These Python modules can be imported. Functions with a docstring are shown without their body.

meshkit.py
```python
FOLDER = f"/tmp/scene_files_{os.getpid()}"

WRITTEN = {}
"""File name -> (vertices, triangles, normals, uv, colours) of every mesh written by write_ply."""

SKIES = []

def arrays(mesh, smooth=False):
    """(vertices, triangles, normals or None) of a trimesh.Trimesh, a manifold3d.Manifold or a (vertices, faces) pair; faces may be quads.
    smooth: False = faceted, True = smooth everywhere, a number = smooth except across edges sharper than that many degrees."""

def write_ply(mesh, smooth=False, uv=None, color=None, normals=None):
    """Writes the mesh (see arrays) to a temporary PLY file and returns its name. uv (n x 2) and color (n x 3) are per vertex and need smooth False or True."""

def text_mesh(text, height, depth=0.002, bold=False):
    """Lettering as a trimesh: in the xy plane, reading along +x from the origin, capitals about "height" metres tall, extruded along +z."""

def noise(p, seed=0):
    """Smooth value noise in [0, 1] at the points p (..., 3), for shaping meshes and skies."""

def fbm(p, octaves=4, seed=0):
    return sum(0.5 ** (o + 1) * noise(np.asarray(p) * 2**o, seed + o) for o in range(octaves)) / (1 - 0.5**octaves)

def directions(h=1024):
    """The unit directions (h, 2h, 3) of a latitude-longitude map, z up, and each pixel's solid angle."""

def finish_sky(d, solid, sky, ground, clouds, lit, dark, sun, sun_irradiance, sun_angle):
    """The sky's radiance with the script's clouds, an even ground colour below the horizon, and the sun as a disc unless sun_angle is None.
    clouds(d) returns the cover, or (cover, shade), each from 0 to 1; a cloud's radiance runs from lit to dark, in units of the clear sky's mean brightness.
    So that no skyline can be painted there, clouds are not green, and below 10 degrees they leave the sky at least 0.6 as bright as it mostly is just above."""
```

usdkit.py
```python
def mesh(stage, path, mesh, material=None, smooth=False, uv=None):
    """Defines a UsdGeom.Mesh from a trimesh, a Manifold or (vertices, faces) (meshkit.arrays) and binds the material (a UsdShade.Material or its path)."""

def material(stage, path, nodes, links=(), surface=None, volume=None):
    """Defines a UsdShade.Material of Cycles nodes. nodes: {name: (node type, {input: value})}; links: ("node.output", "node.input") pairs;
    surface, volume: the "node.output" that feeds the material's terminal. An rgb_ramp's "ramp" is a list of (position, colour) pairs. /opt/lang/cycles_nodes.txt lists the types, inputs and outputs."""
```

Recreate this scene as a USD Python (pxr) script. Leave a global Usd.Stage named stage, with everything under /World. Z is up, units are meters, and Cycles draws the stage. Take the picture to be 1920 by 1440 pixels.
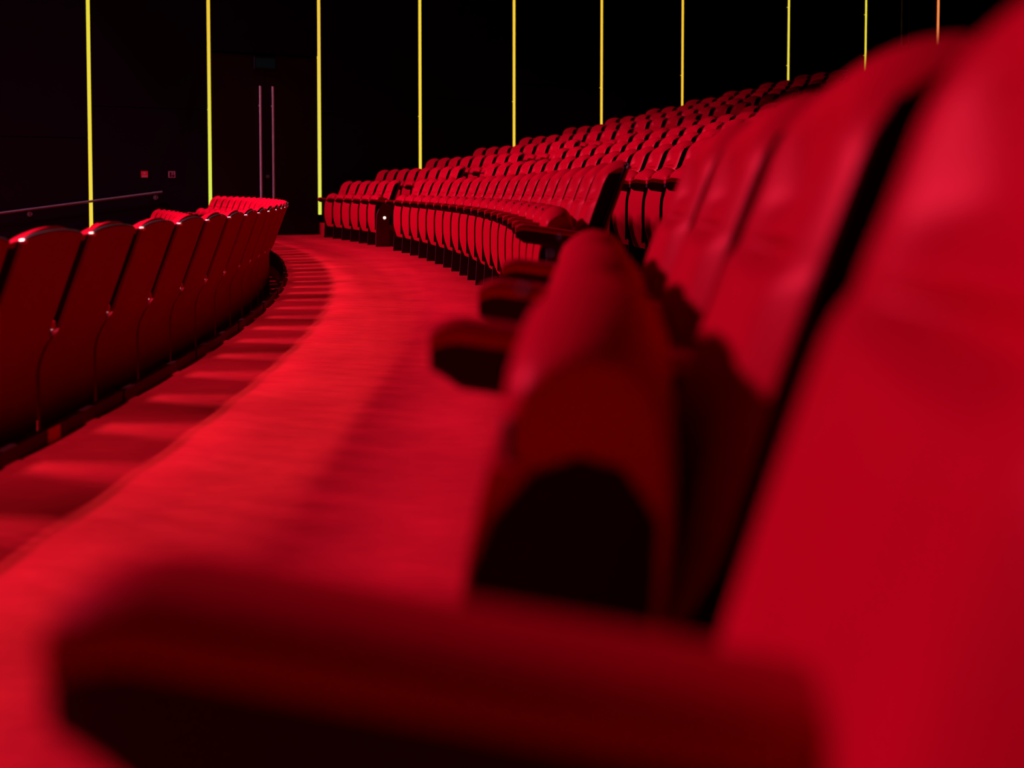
import math, random
import numpy as np, trimesh, usdkit
from pxr import Usd, UsdGeom, UsdLux, Gf, Sdf, UsdShade

stage = Usd.Stage.CreateInMemory()
UsdGeom.SetStageUpAxis(stage, 'Z'); UsdGeom.SetStageMetersPerUnit(stage, 1.0)
UsdGeom.Xform.Define(stage, '/World'); UsdGeom.Scope.Define(stage, '/World/Looks')
random.seed(7)

# ------------------------------------------------------------------ camera
F, W, H = 2100.0, 1920.0, 1440.0            # focal length in pixels
HORIZON, CAM_Z, TILT = 353.5, 0.835, math.atan(0.042)
cam = UsdGeom.Camera.Define(stage, '/World/camera')
cam.AddTranslateOp().Set(Gf.Vec3d(0, 0, CAM_Z)); cam.AddRotateXOp().Set(90 - math.degrees(TILT))
AP = 36.0
cam.CreateHorizontalApertureAttr(AP); cam.CreateVerticalApertureAttr(AP * H / W)
cam.CreateFocalLengthAttr(AP * F / W)
cam.CreateVerticalApertureOffsetAttr(-(H / 2 - (HORIZON + F * math.tan(TILT))) * AP / W)
cam.CreateFStopAttr(AP * F / W / 18.5); cam.CreateFocusDistanceAttr(9.0)
cam.CreateClippingRangeAttr(Gf.Vec2f(0.02, 1000)); cam.CreateExposureAttr(0.0)

# ------------------------------------------------------------------ unseen lamps (all above the frame)
def spot(name, pos, target, intensity, color, radius, cone, soft):
    l = UsdLux.SphereLight.Define(stage, '/World/' + name)
    l.CreateRadiusAttr(radius); l.CreateIntensityAttr(intensity); l.CreateColorAttr(Gf.Vec3f(*color)); l.CreateNormalizeAttr(True)
    s = UsdLux.ShapingAPI.Apply(l.GetPrim()); s.CreateShapingConeAngleAttr(cone); s.CreateShapingConeSoftnessAttr(soft)
    m = Gf.Matrix4d(); m.SetLookAt(Gf.Vec3d(*pos), Gf.Vec3d(*target), Gf.Vec3d(0, 0, 1))
    l.AddTransformOp().Set(m.GetInverse())
LAMP_A = np.array([-9.0, 6.5, 14.6])
for i in range(4):                           # unseen steep spots lighting the aisle band, cut off by the curved slab
    spot(f'unseen_aisle_spot_{i}', LAMP_A + [0, 1.6 * (i - 1.5), 0], (-0.9, 7.9 + 1.0 * (i - 1.5), 0), 600, (1.0, 0.85, 0.50), 0.05, 25, 0.6)
for i in range(3):  # out of view, placed to light the aisle carpet towards the seats
    spot(f'unseen_aisle_flood_{i}', (-10.7, 7.0 + 1.6 * (i - 1), 16.0), (-0.9, 8.5 + 1.6 * (i - 1), 0), 1050, (1.0, 0.22, 0.52), 0.22, 42, 0.5)
for i in range(4):                           # unseen low spots from the stage side, placed to light the seat fronts
    spot(f'unseen_front_spot_{i}', (-18.0 + 0.9 * (i - 1.5), 14.0 + 2.4 * (i - 1.5), 11.0), (-0.3, 9.0, 0.8), 1560, (1.0, 0.24, 0.52), 0.7, 50, 0.4)
DOOR = (-4.35, 18.9)
spot('added_door_light', (DOOR[0] + 0.5, DOOR[1] - 1.0, 5.6), (DOOR[0], DOOR[1], 0.8), 14, (1.0, 0.92, 0.98), 0.05, 30, 0.8)  # added lamp that brightens the door handles
for i in range(14):                          # added fill lamps lifting the shaded carpet along the aisle edge
    an = -0.10 + 0.042 * i; px_, py_ = -35.395 + 34.0 * math.cos(an), 4.108 + 34.0 * math.sin(an)
    spot(f'aisle_edge_fill_{i}', (px_, py_, 5.7), (px_, py_ + 0.001, 0), 215, (1.0, 0.35, 0.5), 0.03, 9, 1.0)

# ------------------------------------------------------------------ plan of the hall (metres): rows are arcs around one centre
CX, CY = -35.395, 4.108
R1 = 35.513                       # front of the seat legs of the first row right of the aisle
RL = 33.898                       # rear top corners of the row left of the aisle
SEAT_DEEP = 0.39                  # leg front to rear top corner
PITCH, ROW, RISE = 0.55, 0.97, 0.215
EDGE = 33.865                     # left edge of the aisle floor
WALL = 0.472                      # azimuth of the side wall
def polar(r, a, z=0.0): return np.array([CX + r * math.cos(a), CY + r * math.sin(a), z])

# ------------------------------------------------------------------ naming helpers
used = {}
def numbered(base, parent='/World'):
    key = parent + '/' + base; n = used.get(key, 0); used[key] = n + 1
    return key if n == 0 else f'{key}_{n:03d}'
def say(prim, label=None, cat=None, group=None, kind=None):
    for k, v in (('label', label), ('category', cat), ('group', group), ('kind', kind)):
        if v: prim.SetCustomDataByKey(k, v)
    return prim
def obj(base, mesh, mat, parent='/World', smooth=35):
    return usdkit.mesh(stage, numbered(base, str(parent)), mesh, M[mat], smooth=smooth).GetPrim()
def empty(base, loc=(0, 0, 0), rz=0.0):
    x = UsdGeom.Xform.Define(stage, numbered(base))
    x.AddTranslateOp().Set(Gf.Vec3d(*map(float, loc))); x.AddRotateZOp().Set(math.degrees(rz))
    return x.GetPrim()

# ------------------------------------------------------------------ materials
M = {}
def mat(name, nodes, links, surface='p.BSDF'):
    M[name] = usdkit.material(stage, '/World/Looks/' + name, nodes, links, surface=surface)
def cloth(name, nodes, links, normal, gloss, rough, tint=(1.0, 0.10, 0.14)):
    """diffuse cloth under a thin red sheen"""
    nodes = dict(nodes, d=('diffuse_bsdf', {}), g=('glossy_bsdf', {'roughness': rough, 'color': tint}), x=('mix_closure', {'fac': gloss}))
    mat(name, nodes, links + [('r.color', 'd.color'), (normal, 'd.normal'), (normal, 'g.normal'), ('d.BSDF', 'x.closure1'), ('g.BSDF', 'x.closure2')], surface='x.closure')
def fabric(name, dark, light, rough, gloss, scale, bump):
    cloth(name, {'t': ('texture_coordinate', {}), 'n': ('noise_texture', {'scale': 5.0, 'detail': 3.0}), 'r': ('rgb_ramp', {'ramp': [(0.3, dark), (0.7, light)]}),
                 'w': ('noise_texture', {'scale': scale, 'detail': 2.0}), 'b': ('bump', {'strength': bump, 'distance': 0.002})},
          [('t.object', 'n.vector'), ('t.object', 'w.vector'), ('n.fac', 'r.fac'), ('w.fac', 'b.height')], 'b.normal', gloss, rough)
fabric('red_upholstery', (0.50, 0.0012, 0.019), (0.60, 0.002, 0.026), 0.36, 0.032, 220, 0.12)
fabric('red_arm_pad', (0.42, 0.0012, 0.017), (0.50, 0.002, 0.022), 0.5, 0.03, 220, 0.12)
fabric('red_back_panel', (0.24, 0.0006, 0.011), (0.27, 0.0008, 0.012), 0.5, 0.03, 120, 0.05)
# underside panels of the folded seats: fine vertical slots
cloth('red_slotted_panel', {'t': ('texture_coordinate', {}), 'v': ('wave_texture', {'bands_direction': 'y', 'scale': 16.0}), 'r': ('rgb_ramp', {'ramp': [(0.0, (0.42, 0.001, 0.016)), (0.25, (0.52, 0.0015, 0.021))]}),
                            'b': ('bump', {'strength': 0.25, 'distance': 0.003})}, [('t.object', 'v.vector'), ('v.fac', 'r.fac'), ('v.fac', 'b.height')], 'b.normal', 0.03, 0.45)
mat('carpet', {'t': ('geometry', {}), 'n': ('noise_texture', {'scale': 1.7, 'detail': 5.0, 'roughness': 0.65}), 'm': ('mapping', {'scale': (4.0, 26.0, 1.0)}), 'n2': ('noise_texture', {'scale': 1.6, 'detail': 8.0, 'roughness': 0.82}),
               'mx': ('mix_float', {'fac': 0.55}), 'r': ('rgb_ramp', {'ramp': [(0.36, (0.38, 0.002, 0.015)), (0.64, (0.60, 0.011, 0.025))]}),
               'f': ('noise_texture', {'scale': 260.0, 'detail': 2.0}), 'b': ('bump', {'strength': 0.35, 'distance': 0.004}),
               'p': ('principled_bsdf', {'roughness': 0.9, 'specular_ior_level': 0.05})},
    [('t.position', 'n.vector'), ('t.position', 'm.vector'), ('m.vector', 'n2.vector'), ('n.fac', 'mx.a'), ('n2.fac', 'mx.b'), ('mx.result', 'r.fac'), ('t.position', 'f.vector'),
     ('f.fac', 'b.height'), ('b.normal', 'p.normal'), ('r.color', 'p.base_color')])
def plain(name, color, rough=0.5, metal=0.0, spec=0.5, emit=None, strength=1.0):
    p = {'base_color': color, 'roughness': rough, 'metallic': metal, 'specular_ior_level': spec}
    if emit: p.update(emission_color=emit, emission_strength=strength)
    mat(name, {'p': ('principled_bsdf', p)}, [])
plain('dark_wood', (0.018, 0.002, 0.003), 0.5, 0, 0.3)
plain('dark_leg', (0.022, 0.004, 0.006), 0.45, 0, 0.35)
plain('black_side', (0.016, 0.001, 0.002), 0.7, 0, 0.15)
plain('maroon_side', (0.10, 0.002, 0.010), 0.6, 0, 0.2)
plain('chrome', (0.85, 0.80, 0.76), 0.32, 1.0)
plain('dark_trim', (0.035, 0.015, 0.018), 0.55, 0.2)
plain('black_wall', (0.0015, 0.0035, 0.007), 0.55, 0, 0.15)
plain('black_joint', (0.001, 0.001, 0.001), 0.9, 0, 0.0)
plain('door_leaf', (0.010, 0.003, 0.005), 0.5, 0, 0.2)
plain('pull_metal', (0.75, 0.68, 0.72), 0.5, 0.3)
plain('rail_metal', (0.14, 0.17, 0.14), 0.5, 0.2)
plain('kerb_wood', (0.06, 0.003, 0.008), 0.6, 0, 0.2)
plain('tag_red', (0.62, 0.01, 0.02), 0.5, 0, 0.2)
plain('sign_red', (0.75, 0.03, 0.06), 0.6, 0, 0.1)
plain('sign_pale', (0.55, 0.35, 0.38), 0.6, 0, 0.1)
plain('sign_dark', (0.05, 0.02, 0.025), 0.6, 0, 0.1)
plain('lamp_white', (0.9, 0.85, 0.7), 0.4, 0, 0.2, (1.0, 0.93, 0.70), 1.6)
plain('teal_glass', (0.002, 0.008, 0.008), 0.3, 0, 0.4, (0.10, 0.9, 1.0), 0.0022)
plain('dark_ceiling', (0.004, 0.003, 0.004), 0.9, 0, 0.0)
def led(name, top, bottom, z0, z1):
    mat(name, {'g': ('geometry', {}), 's': ('separate_xyz', {}), 'm': ('map_range', {'from_min': z0, 'from_max': z1, 'clamp': True}), 'r': ('rgb_ramp', {'ramp': [(0.0, bottom), (1.0, top)]}),
               'e': ('emission', {'strength': 1.0})}, [('g.position', 's.vector'), ('s.z', 'm.value'), ('m.result', 'r.fac'), ('r.color', 'e.color')], surface='e.emission')

# ------------------------------------------------------------------ mesh helpers
def loft(rings, cap=True):
    r = np.asarray(rings, float); n, m = r.shape[:2]
    i, j = np.meshgrid(np.arange(n - 1), np.arange(m), indexing='ij'); j2 = (j + 1) % m
    q = np.stack([i * m + j, i * m + j2, (i + 1) * m + j2, (i + 1) * m + j], -1).reshape(-1, 4)
    f = np.vstack([q[:, [0, 1, 2]], q[:, [0, 2, 3]]]); v = r.reshape(-1, 3)
    if cap:
        c0, c1 = len(v), len(v) + 1
        v = np.vstack([v, r[0].mean(0), r[-1].mean(0)]); k = np.arange(m); k2 = (k + 1) % m
        f = np.vstack([f, np.stack([np.full(m, c0), k2, k], 1), np.stack([np.full(m, c1), (n - 1) * m + k, (n - 1) * m + k2], 1)])
    t = trimesh.Trimesh(v, f, process=True)
    if t.volume < 0: t.invert()
    return t
def box(x0, x1, y0, y1, z0, z1, ch=0.0):
    if ch <= 0:
        b = trimesh.creation.box([x1 - x0, y1 - y0, z1 - z0]); b.apply_translation([(x0 + x1) / 2, (y0 + y1) / 2, (z0 + z1) / 2]); return b
    p = np.array([[x, y, z] for x in (x0, x1) for y in (y0, y1) for z in (z0, z1)], float); pts = []
    c = p.mean(0)
    for q in p:
        s = np.sign(c - q)
        for k in range(3):
            d = s * ch; d[k] = 0; pts.append(q + d)
    return trimesh.convex.convex_hull(np.array(pts))
def rod(a, b, r, n=12): return trimesh.creation.cylinder(radius=r, segment=[a, b], sections=n)
def arc_slab(r0, r1, a0, a1, z0, z1, c=(CX, CY), n=90):
    rings = []
    for a in np.linspace(a0, a1, n):
        u = np.array([math.cos(a), math.sin(a), 0]); o = np.array([c[0], c[1], 0])
        rings.append([o + u * r0 + [0, 0, z0], o + u * r1 + [0, 0, z0], o + u * r1 + [0, 0, z1], o + u * r0 + [0, 0, z1]])
    return loft(rings)
def sstep(a, b, x): t = np.clip((x - a) / (b - a), 0, 1); return t * t * (3 - 2 * t)

# ------------------------------------------------------------------ the shell
say(obj('floor', arc_slab(EDGE, R1 + 0.30, -0.26, WALL + 0.03, -0.4, 0.0, n=160), 'carpet', smooth=False), 'bright red carpet of the curved aisle between the seat rows', kind='structure')
NROW = 12
for k in range(1, NROW + 4):
    say(obj('floor', arc_slab(R1 + ROW * (k - 1) + 0.30, R1 + ROW * k + 0.30, -0.12, WALL + 0.03, RISE * k - 0.4, RISE * k, n=70), 'carpet', smooth=False), kind='structure')
RL1 = RL - SEAT_DEEP              # leg front of the row left of the aisle
LDROP = 0.252
for k in range(1, 6):
    zl = -LDROP - RISE * (k - 1)
    say(obj('floor', arc_slab(RL1 - ROW * (k - 1) - 0.63, (RL1 - ROW * (k - 2) - 0.63) if k > 1 else EDGE + 0.02, -0.26, WALL + 0.03, zl - 0.4, zl, n=90), 'carpet', smooth=False), kind='structure')
# kerb boards along the edge of the aisle
kerb = say(empty('trim_1'), 'low dark maroon kerb of short boards along the aisle edge', kind='structure')
for k in range(-5, 29):
    a0 = -0.021 + k * PITCH / RL + 0.012; a1 = a0 + PITCH / RL - 0.0004
    obj('kerb_board', arc_slab(EDGE - 0.012, EDGE + 0.012 + 0.004 * (k % 2), a0, a1, -0.12, 0.047, n=5), 'kerb_wood', kerb.GetPath(), smooth=False)

# side wall: black panels between light slots, in the frame (s along the wall outwards, t towards the audience, z)
WE, WN = np.array([math.cos(WALL), math.sin(WALL), 0]), np.array([math.sin(WALL), -math.cos(WALL), 0])
def wall_at(s, t, z): return np.array([CX, CY, 0]) + WE * s + WN * t + np.array([0, 0, z])
def on_wall(mesh):
    T = np.eye(4); T[:3, 0], T[:3, 1], T[:3, 2], T[:3, 3] = WE, -WN, [0, 0, 1], [CX, CY, 0]   # local x = s, local y = -t
    m = mesh.copy(); m.apply_transform(T); return m
S = [31.89, 33.85, 35.82, 37.79, 39.79, 41.81, 43.83, 46.73, 49.05, 51.41]
ZT = 6.1
wall = say(empty('wall_side'), 'black panelled side wall of the auditorium', kind='structure')
obj('backing', on_wall(box(26, 56, 0.10, 0.25, -1.6, ZT)), 'black_joint', wall.GetPath(), smooth=False)
def panel(s0, s1, zs, ys=0.0):
    for z0, z1 in zip(zs[:-1], zs[1:]):
        obj('wall_panel', on_wall(box(s0, s1, ys, 0.099, z0 + 0.006, z1 - 0.006, 0.004)), 'black_wall', wall.GetPath(), smooth=False)
G = 0.030
edges = [27.9, 29.9] + S + [53.6]
for i, (a, b) in enumerate(zip(edges[:-1], edges[1:])):
    if i in (3, 10): continue                       # the two door bays
    zs = {0: [-1.6, 1.3, ZT], 1: [-1.4, 1.67, ZT], 2: [-0.9, 2.2, 4.6, ZT]}.get(i, [-0.2, 2.2 + max(0, i - 4) * 0.35, 4.9, ZT])
    panel(a + G, b - G, zs)
panel(S[1] + G, S[2] - G, [3.22, ZT]); panel(S[8] + G, S[9] - G, [5.70, ZT])
def double_door(name, s0, s1, zf, h, label):
    d = say(empty(name), label, kind='structure'); mid = (s0 + s1) / 2; p = d.GetPath()
    for sg in (-1, 1):
        lo, hi = (s0 + G, mid - 0.004) if sg < 0 else (mid + 0.004, s1 - G)
        obj('door_leaf', on_wall(box(lo, hi, 0.02, 0.098, zf + 0.01, zf + h - 0.01, 0.004)), 'door_leaf', p, smooth=False)
        x = mid + sg * 0.112
        hd = trimesh.util.concatenate([on_wall(rod([x, -0.07, zf + 0.35], [x, -0.07, zf + min(2.64, h - 0.1)], 0.020))] +
                                      [on_wall(rod([x, -0.07, zf + q], [x, 0.03, zf + q], 0.012)) for q in (0.6, 2.3)])
        obj('pull_handle', hd, 'pull_metal', p)
    obj('lock', on_wall(rod([mid + 0.03, 0.0, zf + 1.05], [mid + 0.03, 0.03, zf + 1.05], 0.03)), 'rail_metal', p)
double_door('door_1', S[1], S[2], 0.0, 3.2, 'black double doors with two tall pull handles at the end of the aisle')
double_door('door_2', S[8], S[9], 3.15, 2.53, 'black double doors with tall pulls high at the back of the hall')
# ceiling and an unseen slab shaped to cut the spots (both above the frame)
say(obj('ceiling', box(-48, 34, -22, 44, 17.0, 17.2), 'dark_ceiling', smooth=False), 'dark auditorium ceiling', kind='structure')
ZB = 6.15; tb = (LAMP_A[2] - ZB) / LAMP_A[2]; BR = R1 - 0.666
bc = LAMP_A[:2] + tb * (np.array([CX, CY]) - LAMP_A[:2])
say(obj('unseen_cutoff_slab', arc_slab(tb * BR, tb * BR + 26, -0.75, 0.62, ZB, ZB + 0.5, c=bc, n=140), 'dark_ceiling', smooth=False), 'unseen curved slab above the rear seats, shaped to cut off the spots', kind='structure')

bar = say(empty('added_shade_bar'), 'unseen curved bar added above the aisle to cast a dark band', kind='structure')  # added out of view to shade a dark band on the carpet
obj('shade_arc', arc_slab(34.10, 34.16, -0.2, 0.46, 4.50, 4.56), 'dark_ceiling', bar.GetPath())
# ------------------------------------------------------------------ light strips in the wall
Y, O, GR = (0.86, 0.66, 0.055), (0.95, 0.56, 0.035), (0.72, 0.86, 0.095)
STRIPS = [((0.84, 0.70, 0.05), (0.95, 0.70, 0.06), -0.6), ((0.88, 0.58, 0.045), (0.70, 0.92, 0.10), -0.1), ((0.90, 0.58, 0.06), (0.80, 0.84, 0.10), 0.36), ((0.95, 0.66, 0.05), (0.95, 0.70, 0.06), 0.2),
          ((1.0, 0.62, 0.04), (1.0, 0.66, 0.05), 0.5), ((1.0, 0.60, 0.03), (1.0, 0.62, 0.05), 1.0), ((1.0, 0.58, 0.03), (1.0, 0.58, 0.035), 1.5), ((0.97, 0.80, 0.07), (0.95, 0.76, 0.07), 2.3),
          ((0.92, 0.80, 0.05), (0.95, 0.70, 0.05), 2.9), ((1.0, 0.28, 0.07), (1.0, 0.18, 0.06), 3.4)]
ORD = ['first', 'second', 'third', 'fourth', 'fifth', 'sixth', 'seventh', 'eighth', 'ninth', 'tenth']
WHERE = {1: 'on the near jamb of the double doors, second from the left', 2: 'on the right jamb of the double doors, beside the end seats', 9: 'orange-tinted, last on the right beside the upper doors'}
for i, (s, (top, bot, z0)) in enumerate(zip(S, STRIPS)):
    led(f'led_glow_{i}', top, bot, max(z0, 0.0), 3.6 if i < 3 else 5.5)
    t = empty('light_strip')
    say(t, 'thin vertical glowing strip ' + WHERE.get(i, f'in the black wall, {ORD[i]} from the left'), 'light strip', 'vertical light strips in the side wall')
    obj('channel', on_wall(box(s - G + 0.001, s + G - 0.001, 0.05, 0.0985, z0, ZT)), 'black_joint', t.GetPath(), smooth=False)
    obj('diffuser', on_wall(box(s - 0.0275, s + 0.0275, 0.002, 0.049, z0, ZT, 0.006)), f'led_glow_{i}', t.GetPath(), smooth=False)

# ------------------------------------------------------------------ handrail and small signs on the side wall
hr = say(empty('handrail'), 'thin sloping metal handrail on the black wall left of the doors', 'handrail')
ra, rb_ = (29.6, -0.11, 0.32), (33.02, -0.11, 0.775)
obj('rail', on_wall(rod(ra, rb_, 0.021)), 'rail_metal', hr.GetPath())
for s in (30.95, 32.93):
    z = ra[2] + (s - ra[0]) / (rb_[0] - ra[0]) * (rb_[2] - ra[2])
    obj('bracket', on_wall(trimesh.util.concatenate([rod([s, -0.11, z - 0.02], [s, -0.06, z - 0.08], 0.009), rod([s, -0.06, z - 0.08], [s, 0.0, z - 0.08], 0.009), rod([s, -0.012, z - 0.08], [s, 0.0, z - 0.08], 0.04, 20)])), 'rail_metal', hr.GetPath())
sg = say(empty('safety_sign'), 'small square red sign with a white line on the black wall', 'sign')
s0 = 32.75
obj('plate', on_wall(box(s0 - 0.055, s0 + 0.055, -0.012, 0.0, 1.02, 1.13)), 'sign_red', sg.GetPath(), smooth=False)
obj('text_line', on_wall(box(s0 - 0.042, s0 + 0.042, -0.014, -0.012, 1.030, 1.055)), 'sign_pale', sg.GetPath(), smooth=False)
obj('symbol', on_wall(trimesh.util.concatenate([rod([s0, -0.014, 1.092], [s0, -0.012, 1.092], 0.018, 16)])), 'sign_pale', sg.GetPath(), smooth=False)
sg = say(empty('safety_sign'), 'small square pale-bordered dark sign on the black wall, nearer the doors', 'sign')
s0 = 33.20
obj('plate', on_wall(box(s0 - 0.055, s0 + 0.055, -0.012, 0.0, 1.02, 1.13)), 'sign_pale', sg.GetPath(), smooth=False)
obj('symbol', on_wall(trimesh.util.concatenate([box(s0 - 0.042, s0 - 0.004, -0.014, -0.012, 1.030, 1.118), box(s0 + 0.004, s0 + 0.042, -0.014, -0.012, 1.030, 1.075), box(s0 + 0.012, s0 + 0.036, -0.014, -0.012, 1.085, 1.118)])), 'sign_dark', sg.GetPath(), smooth=False)
ex = say(empty('exit_sign'), 'dark exit lightbox with a faint teal glow above the double doors', 'sign')
obj('housing', on_wall(box(34.62, 35.02, -0.07, 0.015, 2.93, 3.16, 0.008)), 'black_wall', ex.GetPath(), smooth=False)
obj('glass', on_wall(box(34.65, 34.99, -0.073, -0.069, 2.96, 3.13)), 'teal_glass', ex.GetPath(), smooth=False)
# red tag on the kerb
tag = arc_slab(EDGE + 0.0165, EDGE + 0.022, -0.0143, -0.0116, 0.001, 0.049, n=4)
say(obj('row_tag', tag, 'tag_red', smooth=False), 'small red plate on the dark kerb at the aisle edge', 'tag')

# ------------------------------------------------------------------ the folding seat: local x outwards (backwards), y along the row, z up
HT = 0.949
def rear_x(z):
    z = np.asarray(z, float)
    up = 0.265 + (z - 0.583) * 0.366
    return np.where(z > 0.562, up, 0.205 + 0.0523 * np.clip((z - 0.417) / 0.145, 0, 1) ** 2)
def top_z(u): return HT - 0.016 * np.abs(u) ** 2 - 0.008 * np.abs(u) ** 8
def backrest():
    w, zb, nu = 0.199, 0.40, 26
    us = np.sin(np.linspace(-math.pi / 2, math.pi / 2, nu)); rings = []
    for v in np.concatenate([np.linspace(0, 0.58, 16), np.linspace(0.585, 0.72, 26), np.linspace(0.73, 0.86, 10), 0.86 + 0.14 * np.sin(np.linspace(0.1, math.pi / 2, 10))]):
        z = zb + (top_z(us) + 0.014 * (1 - np.abs(us) ** 2.4) - zb) * v
        t = 0.060 + 0.012 * sstep(0.45, 0.78, z)
        q = np.clip((v - 0.86) / 0.14, 0, 1); t = t * np.sqrt(np.maximum(1 - q ** 2.6, 0)) + 0.0
        e = (1 - np.abs(us) ** 10)
        cr = np.exp(-((z - 0.775) / 0.013) ** 2) * (0.006 * np.exp(-(us / 0.8) ** 6) + 0.028 * np.exp(-(us / 0.45) ** 4))     # tufted crease, deepest in the middle
        upper = sstep(0.775, 0.83, z) * (1 - sstep(0.83, 0.965, z))
        bul = -0.028 * upper * np.exp(-(us / 0.62) ** 4) + 0.011 * (1 - np.abs(us) ** 3) * (1 - sstep(0.765, 0.785, z)) + 0.008 * np.exp(-((np.abs(us) - 0.74) / 0.14) ** 2) * sstep(0.5, 0.6, z)
        th = t * (0.86 + 0.14 * e) + (bul - cr) * (1 - q)
        rx = rear_x(z) - 0.022
        front = np.stack([rx - np.maximum(th, 0.0005), us * w, z], 1)
        back = np.stack([rx, us[::-1] * w, z[::-1]], 1)
        rings.append(np.vstack([front, back[:, :]]))
    for r in rings:                                   # rear half follows its own arch
        n = len(us); zz = r[:n, 2][::-1]; r[n:, 0] = rear_x(zz) - 0.022
    return loft(rings)
def rear_panel(lo=-0.011, hi=0.0005, bulge=0.004, dw=0.0, zlo=0.015):
    us = np.linspace(-1, 1, 21); rings = []
    vs = np.concatenate([np.linspace(0, 0.44, 10), np.linspace(0.46, 0.68, 20), np.linspace(0.70, 1, 12)])
    for v in vs:
        z = zlo + (top_z(us) - 0.004 - zlo) * v
        w = np.where(z > 0.58, 0.230 - dw, 0.230 - dw + 0.029 * sstep(0.0, 1.0, np.clip((0.59 - z) / 0.03, 0, 1)))
        f = np.stack([rear_x(z) + lo, us * w, z], 1); b = np.stack([rear_x(z) + hi + bulge * (1 - us ** 8), us * w, z], 1)[::-1]
        rings.append(np.vstack([f, b]))
    return loft(rings)
def top_trim():
    us = np.linspace(-1, 1, 25); rings = []
    for u in us:
        z = top_z(u) + 0.001; x = rear_x(z) - 0.003
        rings.append([[x + 0.0045 * math.cos(p), u * 0.2305, z + 0.004 * math.sin(p)] for p in np.linspace(0, 2 * math.pi, 7)[:-1]])
    return loft(rings)
def corner_cap():
    z = top_z(1.0); x = float(rear_x(z))
    return box(x - 0.012, x + 0.008, -0.238, -0.218, z - 0.007, z + 0.006, 0.003)
def cushion_up():
    prof = np.array([(0.060, 0.240), (0.056, 0.40), (0.054, 0.56), (0.044, 0.640), (0.024, 0.675), (0.030, 0.716), (0.056, 0.745), (0.090, 0.758), (0.120, 0.750), (0.142, 0.728), (0.152, 0.69), (0.156, 0.62), (0.150, 0.54), (0.135, 0.46), (0.115, 0.36), (0.10, 0.26)])
    d = np.r_[0, np.cumsum(np.linalg.norm(np.diff(prof, axis=0), axis=1))]
    from scipy.interpolate import PchipInterpolator
    tt = np.linspace(0, d[-1], 52); P = np.stack([PchipInterpolator(d, prof[:, 0])(tt), PchipInterpolator(d, prof[:, 1])(tt)], 1); c = np.array([0.105, 0.5]); rings = []
    for u in np.sin(np.linspace(-math.pi / 2, math.pi / 2, 30)):
        s = max(1 - abs(u) ** 9, 0) ** 0.45
        q = P.copy(); q[:, 1] -= 0.034 * abs(u) ** 2.2 * sstep(0.55, 0.76, q[:, 1])
        q[:, 0] += 0.006 * np.exp(-((q[:, 1] - 0.70) / 0.05) ** 2) * np.where(q[:, 0] > 0.11, 1, 0) * (1 - (u / 0.8) ** 2)
        q = c + (q - c) * [0.78 + 0.22 * s, 0.95 + 0.05 * s]
        rings.append(np.stack([q[:, 0], np.full(len(q), u * 0.227), q[:, 1]], 1))
    return loft(rings)
def cushion_down():
    m = cushion_up(); m.apply_translation([-0.11, 0, -0.3]); m.apply_transform(trimesh.transformations.rotation_matrix(-math.pi / 2 - 0.06, [0, 1, 0]))
    m.apply_translation([0.16, 0, 0.42]); return m
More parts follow.
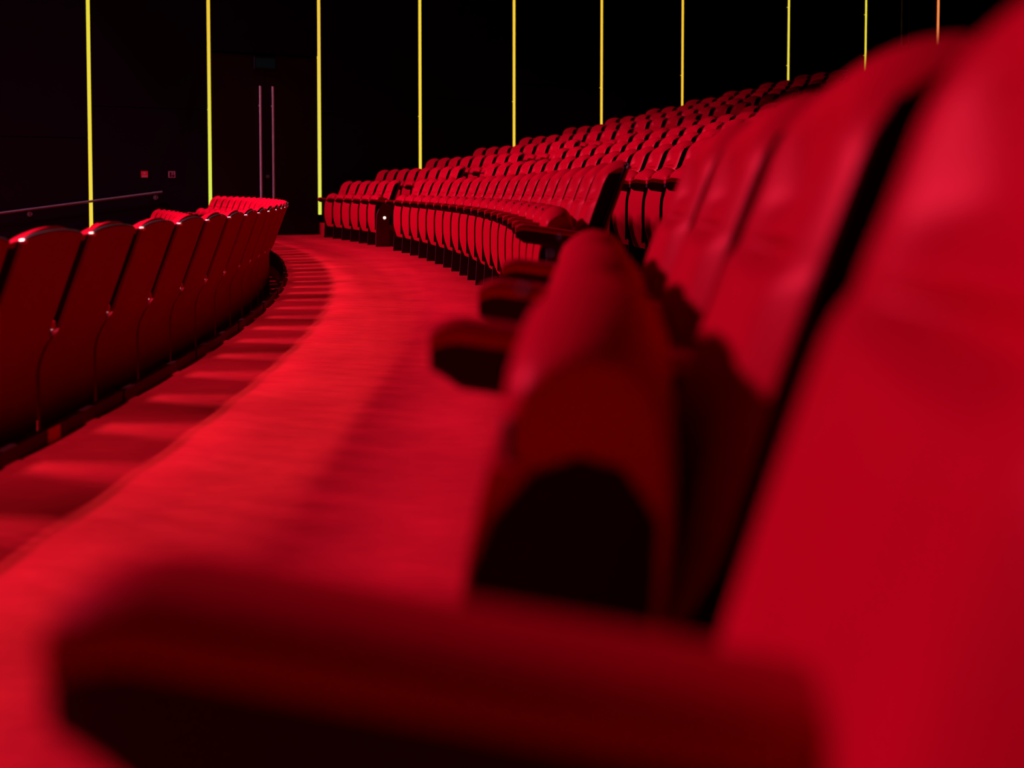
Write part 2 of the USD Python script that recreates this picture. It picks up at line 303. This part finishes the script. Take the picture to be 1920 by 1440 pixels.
def back_sides():
    z = np.linspace(0.41, float(top_z(1.0)) - 0.024, 24); t = 0.060 + 0.012 * sstep(0.45, 0.78, z); rx = rear_x(z) - 0.022
    f = rx - 0.86 * t + 0.004 + 0.03 * np.clip((z - 0.885) / 0.03, 0, 1) ** 3; out = []
    loop = np.vstack([np.stack([f, z], 1), np.stack([rx, z], 1)[::-1]])
    for sg in (-1, 1):
        out.append(loft([np.stack([loop[:, 0], np.full(len(loop), sg * y), loop[:, 1]], 1) for y in (0.188, 0.2012)], cap=True))
    return out
def cushion_sides():
    P = np.array([(-0.002, 0.24), (0.0, 0.45), (0.006, 0.56), (0.022, 0.600), (0.050, 0.634), (0.085, 0.646), (0.115, 0.638), (0.132, 0.614), (0.140, 0.60), (0.137, 0.54), (0.12, 0.45), (0.10, 0.36), (0.09, 0.27)])
    return [loft([np.stack([P[:, 0], np.full(len(P), sg * y), P[:, 1]], 1) for y in (0.219, 0.2295)]) for sg in (-1, 1)]
def panel_curve():
    z = np.linspace(0.195, 0.637, 26)
    return -0.008 + 0.030 * np.clip((z - 0.47) / 0.185, 0, 1) ** 2 + 0.050 * np.clip((0.40 - z) / 0.205, 0, 1) ** 2, z
def seat_panel():
    x, z = panel_curve(); rings = []
    for u in np.linspace(-1, 1, 9):
        e = 0.004 * abs(u) ** 10
        rings.append(np.vstack([np.stack([x + e, np.full_like(z, u * 0.228), z], 1), np.stack([np.maximum(x + 0.02, 0.055), np.full_like(z, u * 0.228), z], 1)[::-1]]))
    return loft(rings)
def arm(y, pad):
    rings = []
    for x in np.concatenate([-0.099 + 0.03 * (1 - np.cos(np.linspace(0.12, math.pi / 2, 8))), np.linspace(-0.062, 0.235, 12)]):
        zt = 0.686 - 0.14 * max(x + 0.06, 0) - 9.6 * min(x + 0.068, 0) ** 2
        wd = 0.0365 * (1 - 0.25 * np.clip((-0.08 - x) / 0.035, 0, 1) ** 2)
        th = 0.026
        if pad:
            a = np.linspace(0, math.pi, 13); cs = np.stack([np.cos(a) * wd, zt - 0.016 + 0.016 * np.sin(a) ** 0.7], 1)
            cs = np.vstack([cs, [[-wd * 0.98, zt - th], [wd * 0.98, zt - th]]])
        else:
            lo = zt - th - 0.054 * np.clip((x + 0.125) / 0.06, 0.25, 1) + 0.012 * np.clip((x - 0.05) / 0.18, 0, 1)
            w2 = wd * 0.90
            cs = np.array([[w2, zt - th - 0.0003], [0, zt - th - 0.0003], [-w2, zt - th - 0.0003], [-w2, lo + 0.006], [-w2 + 0.006, lo], [w2 - 0.006, lo], [w2, lo + 0.006]])
        rings.append(np.stack([np.full(len(cs), x), y + cs[:, 0], cs[:, 1]], 1))
    return loft(rings)
def leg(y):
    prof = np.array([(0.0, 0.0), (0.18, 0.0), (0.18, 0.40), (0.225, 0.55), (0.225, 0.595), (0.02, 0.625), (0.032, 0.56), (0.026, 0.40), (0.012, 0.20)])
    rings = []
    for yy, s in ((-0.0115, 0.004), (-0.009, 0), (0.009, 0), (0.0115, 0.004)):
        c = prof.mean(0); q = c + (prof - c) * (1 - s / 0.2); rings.append(np.stack([q[:, 0], np.full(len(q), y + yy), q[:, 1]], 1))
    return loft(rings)
def end_panel(y):
    pts = [(-0.01, 0.0)] + [(-0.01 + 0.05 * math.sin(t) ** 2 * 0.4, 0.62 * t / 1.57) for t in np.linspace(0.2, 1.2, 6)] + [(0.045, 0.55), (0.075, 0.61), (0.12, 0.645), (0.20, 0.645), (0.225, 0.62), (0.225, 0.5), (0.19, 0.38), (0.19, 0.0)]
    P = np.array(pts); c = P.mean(0); rings = []
    for yy, s in ((0.0, 0.03), (0.006, 0), (0.026, 0), (0.03, 0.02)):
        q = c + (P - c) * (1 - s); rings.append(np.stack([q[:, 0], np.full(len(q), y - 0.042 + yy), q[:, 1]], 1))
    return loft(rings)
PARTS = dict(bs=back_sides(), cs=cushion_sides(), back=backrest(), rear=rear_panel(), shell=rear_panel(-0.0215, -0.0115, 0.0, 0.003, 0.40), trim=top_trim(), cap=corner_cap(), cushion=cushion_up(), down=cushion_down(), panel=seat_panel())
def make_seat(path, arms, cushion='up', lamp=False, front=True):
    def add(base, mesh, m, smooth=35, label=None):
        pr = usdkit.mesh(stage, numbered(base, path), mesh, M[m], smooth=smooth).GetPrim()
        if label: say(pr, label)
    add('backrest', PARTS['back'], 'red_upholstery', 50)
    for q in PARTS['bs']: add('side_panel', q, 'black_side', 30)
    add('gap_shade_sheet', PARTS['shell'], 'black_side', 40)  # black sheet that puts shade into the gaps between seat backs
    add('rear_panel', PARTS['rear'], 'red_back_panel', 40)
    add('top_trim', PARTS['trim'], 'dark_trim', 60)
    add('corner_cap', PARTS['cap'], 'chrome', False)
    if cushion == 'up':
        add('seat_cushion', PARTS['cushion'], 'red_upholstery', 60)
        add('seat_panel', PARTS['panel'], 'red_slotted_panel', 50)
        add('dark_recess_strip', box(0.030, 0.058, -0.224, 0.224, 0.638, 0.672, 0.004), 'black_side', False)  # black strip that darkens the recess between panel and cushion
        for q in PARTS['cs']: add('tray_side', q, 'black_side', 30)
        add('number_stud', trimesh.creation.icosphere(2, 0.0055).apply_translation([0.030, 0.0, 0.742]), 'dark_trim', True)
    else:
        add('seat_cushion', PARTS['down'], 'red_upholstery', 60)
    for y in arms:
        add('arm_pad', arm(y, True), 'red_arm_pad', 50); add('arm_support', arm(y, False), 'dark_wood', 30)
        if abs(y) < 0.2: continue                      # a fold-down arm hangs from the backrest
        add('leg', leg(y), 'dark_leg', False)
        add('hinge_cap', trimesh.creation.capsule(height=0.012, radius=0.014, count=[12, 8]).apply_translation([0.256, y, 0.603]), 'red_upholstery', True)
        add('screw', trimesh.creation.icosphere(2, 0.0075).apply_translation([0.262, y - 0.012, 0.585]), 'chrome', True)
    if lamp:
        add('end_panel', end_panel(-PITCH / 2), 'maroon_side', 30)
        add('aisle_lamp', trimesh.creation.icosphere(3, 0.021).apply_transform(np.diag([1, 0.45, 1, 1])).apply_translation([0.12, -PITCH / 2 - 0.044, 0.415]), 'lamp_white', True, 'small round white aisle lamp')
KINDS = {'mid': ((PITCH / 2,), 'up', False), 'end': ((-PITCH / 2, PITCH / 2), 'up', False), 'lamp': ((-PITCH / 2, PITCH / 2), 'up', True), 'bare': ((), 'down', False), 'near': ((-0.038,), 'down', False)}
first = {}
def place(kind, r, a, z, label, group):
    p = empty('theatre_seat', polar(r, a, z), a)
    if kind not in first:
        first[kind] = p.GetPath(); make_seat(str(p.GetPath()), *KINDS[kind])
    else:
        p.GetReferences().AddInternalReference(first[kind]); p.SetInstanceable(True)
        x = UsdGeom.Xformable(p); ops = x.GetOrderedXformOps()
    say(p, label, 'seat', group)
def nth(n): return f"{n}{'th' if 10 <= n % 100 <= 20 else {1: 'st', 2: 'nd', 3: 'rd'}.get(n % 10, 'th')}"
def px(p):
    X, Yd, Z = p[0], p[1], p[2] - CAM_Z; c, s = math.cos(TILT), math.sin(TILT); dep = Yd * c - Z * s
    return 960 + F * X / dep, HORIZON + F * math.tan(TILT) - F * (Z * c + Yd * s) / dep, dep

# row right of the aisle: near group (the camera is held over the first of it)
AN = -0.0949                      # boundary between the first and second seat
NEAR = ['red seat with its cushion folded down, just under the camera', 'huge blurred red seat nearest the camera, its back filling the right edge',
        'blurred red seat second from the camera, cushion folded up with a dark side', 'blurred red seat third from the camera, behind the second armrest', 'blurred red seat fourth from the camera, last before the gap']
for j in range(5):
    place(('bare', 'near', 'mid', 'mid', 'mid')[j], R1, AN + (j - 1.5) * PITCH / R1, 0.0, NEAR[j], 'blurred seats close to the camera')
# row right of the aisle: long middle block
AR = 0.312
for j in range(19):
    n = 19 - j
    lab = 'red folded seat at the near end of the long aisle-side row, dark side showing' if n == 1 else f'red folded seat in the long row along the aisle, {nth(n)} from its near end'
    place('end' if j == 18 else 'mid', R1, AR - (j + 0.5) * PITCH / R1, 0.0, lab, 'long row of folded seats along the aisle')
# row right of the aisle: six seats by the side wall
for j in range(6):
    n = j + 1
    lab = 'red folded seat with a small white lamp on its end panel, beside the stair gap' if n == 6 else f'red folded seat in the short six-seat row by the doors, {nth(n)} from the wall'
    place('lamp' if j == 5 else 'mid', R1, 0.3436 + (5.5 - j) * PITCH / R1, 0.0, lab, 'short row of six seats by the doors')
# raised rows behind
for k in range(1, NROW):
    r = R1 + ROW * k; z = RISE * k; n = 0; da = PITCH / r
    nb1 = int((0.463 - 0.3395) / da); angs = [(0.463 - (j + 0.5) * da, 'end' if j == nb1 - 1 else 'mid') for j in range(nb1)]
    a = 0.3105 - 0.5 * da
    while a > -0.12:
        angs.append((a, 'mid')); a -= da
    rowname = f'{nth(k)} raised row behind the aisle row'
    for a, kind in angs:
        n += 1
        x, y, dep = px(polar(r + 0.33, a, z + 0.95))
        if dep < 1.5 or x > 1250 + (560 - y) * 0.70 + 40: break
        place(kind, r, a, z, f'red seat in the {rowname}, {nth(n)} from the side wall', f'seats in the {rowname}')
# rows left of the aisle, stepping down towards the stage
AL = -0.021
for k in range(-2, 30):
    a = AL + (k + 0.5) * PITCH / RL
    if a > 0.462: break
    lab = f'red seat seen from behind left of the aisle, {nth(k + 2)} from the left frame edge' if k >= -1 else 'red seat seen from behind left of the aisle, before the frame edge'
    if k == -1: lab = 'red seat seen from behind, cut by the left frame edge beside the aisle'
    place('mid', RL1, a, -LDROP, lab, 'row of seats left of the aisle, seen from behind')
for q in (1, 2, 3):
    r = RL1 - ROW * q; n = 0
    a = 0.458
    while a > (0.20 if q == 1 else 0.26):
        n += 1
        place('mid', r, a, -LDROP - RISE * q, f'red seat in the {nth(q + 1)} row left of the aisle, {nth(n)} from the side wall', f'seats in the {nth(q + 1)} row left of the aisle')
        a -= PITCH / r
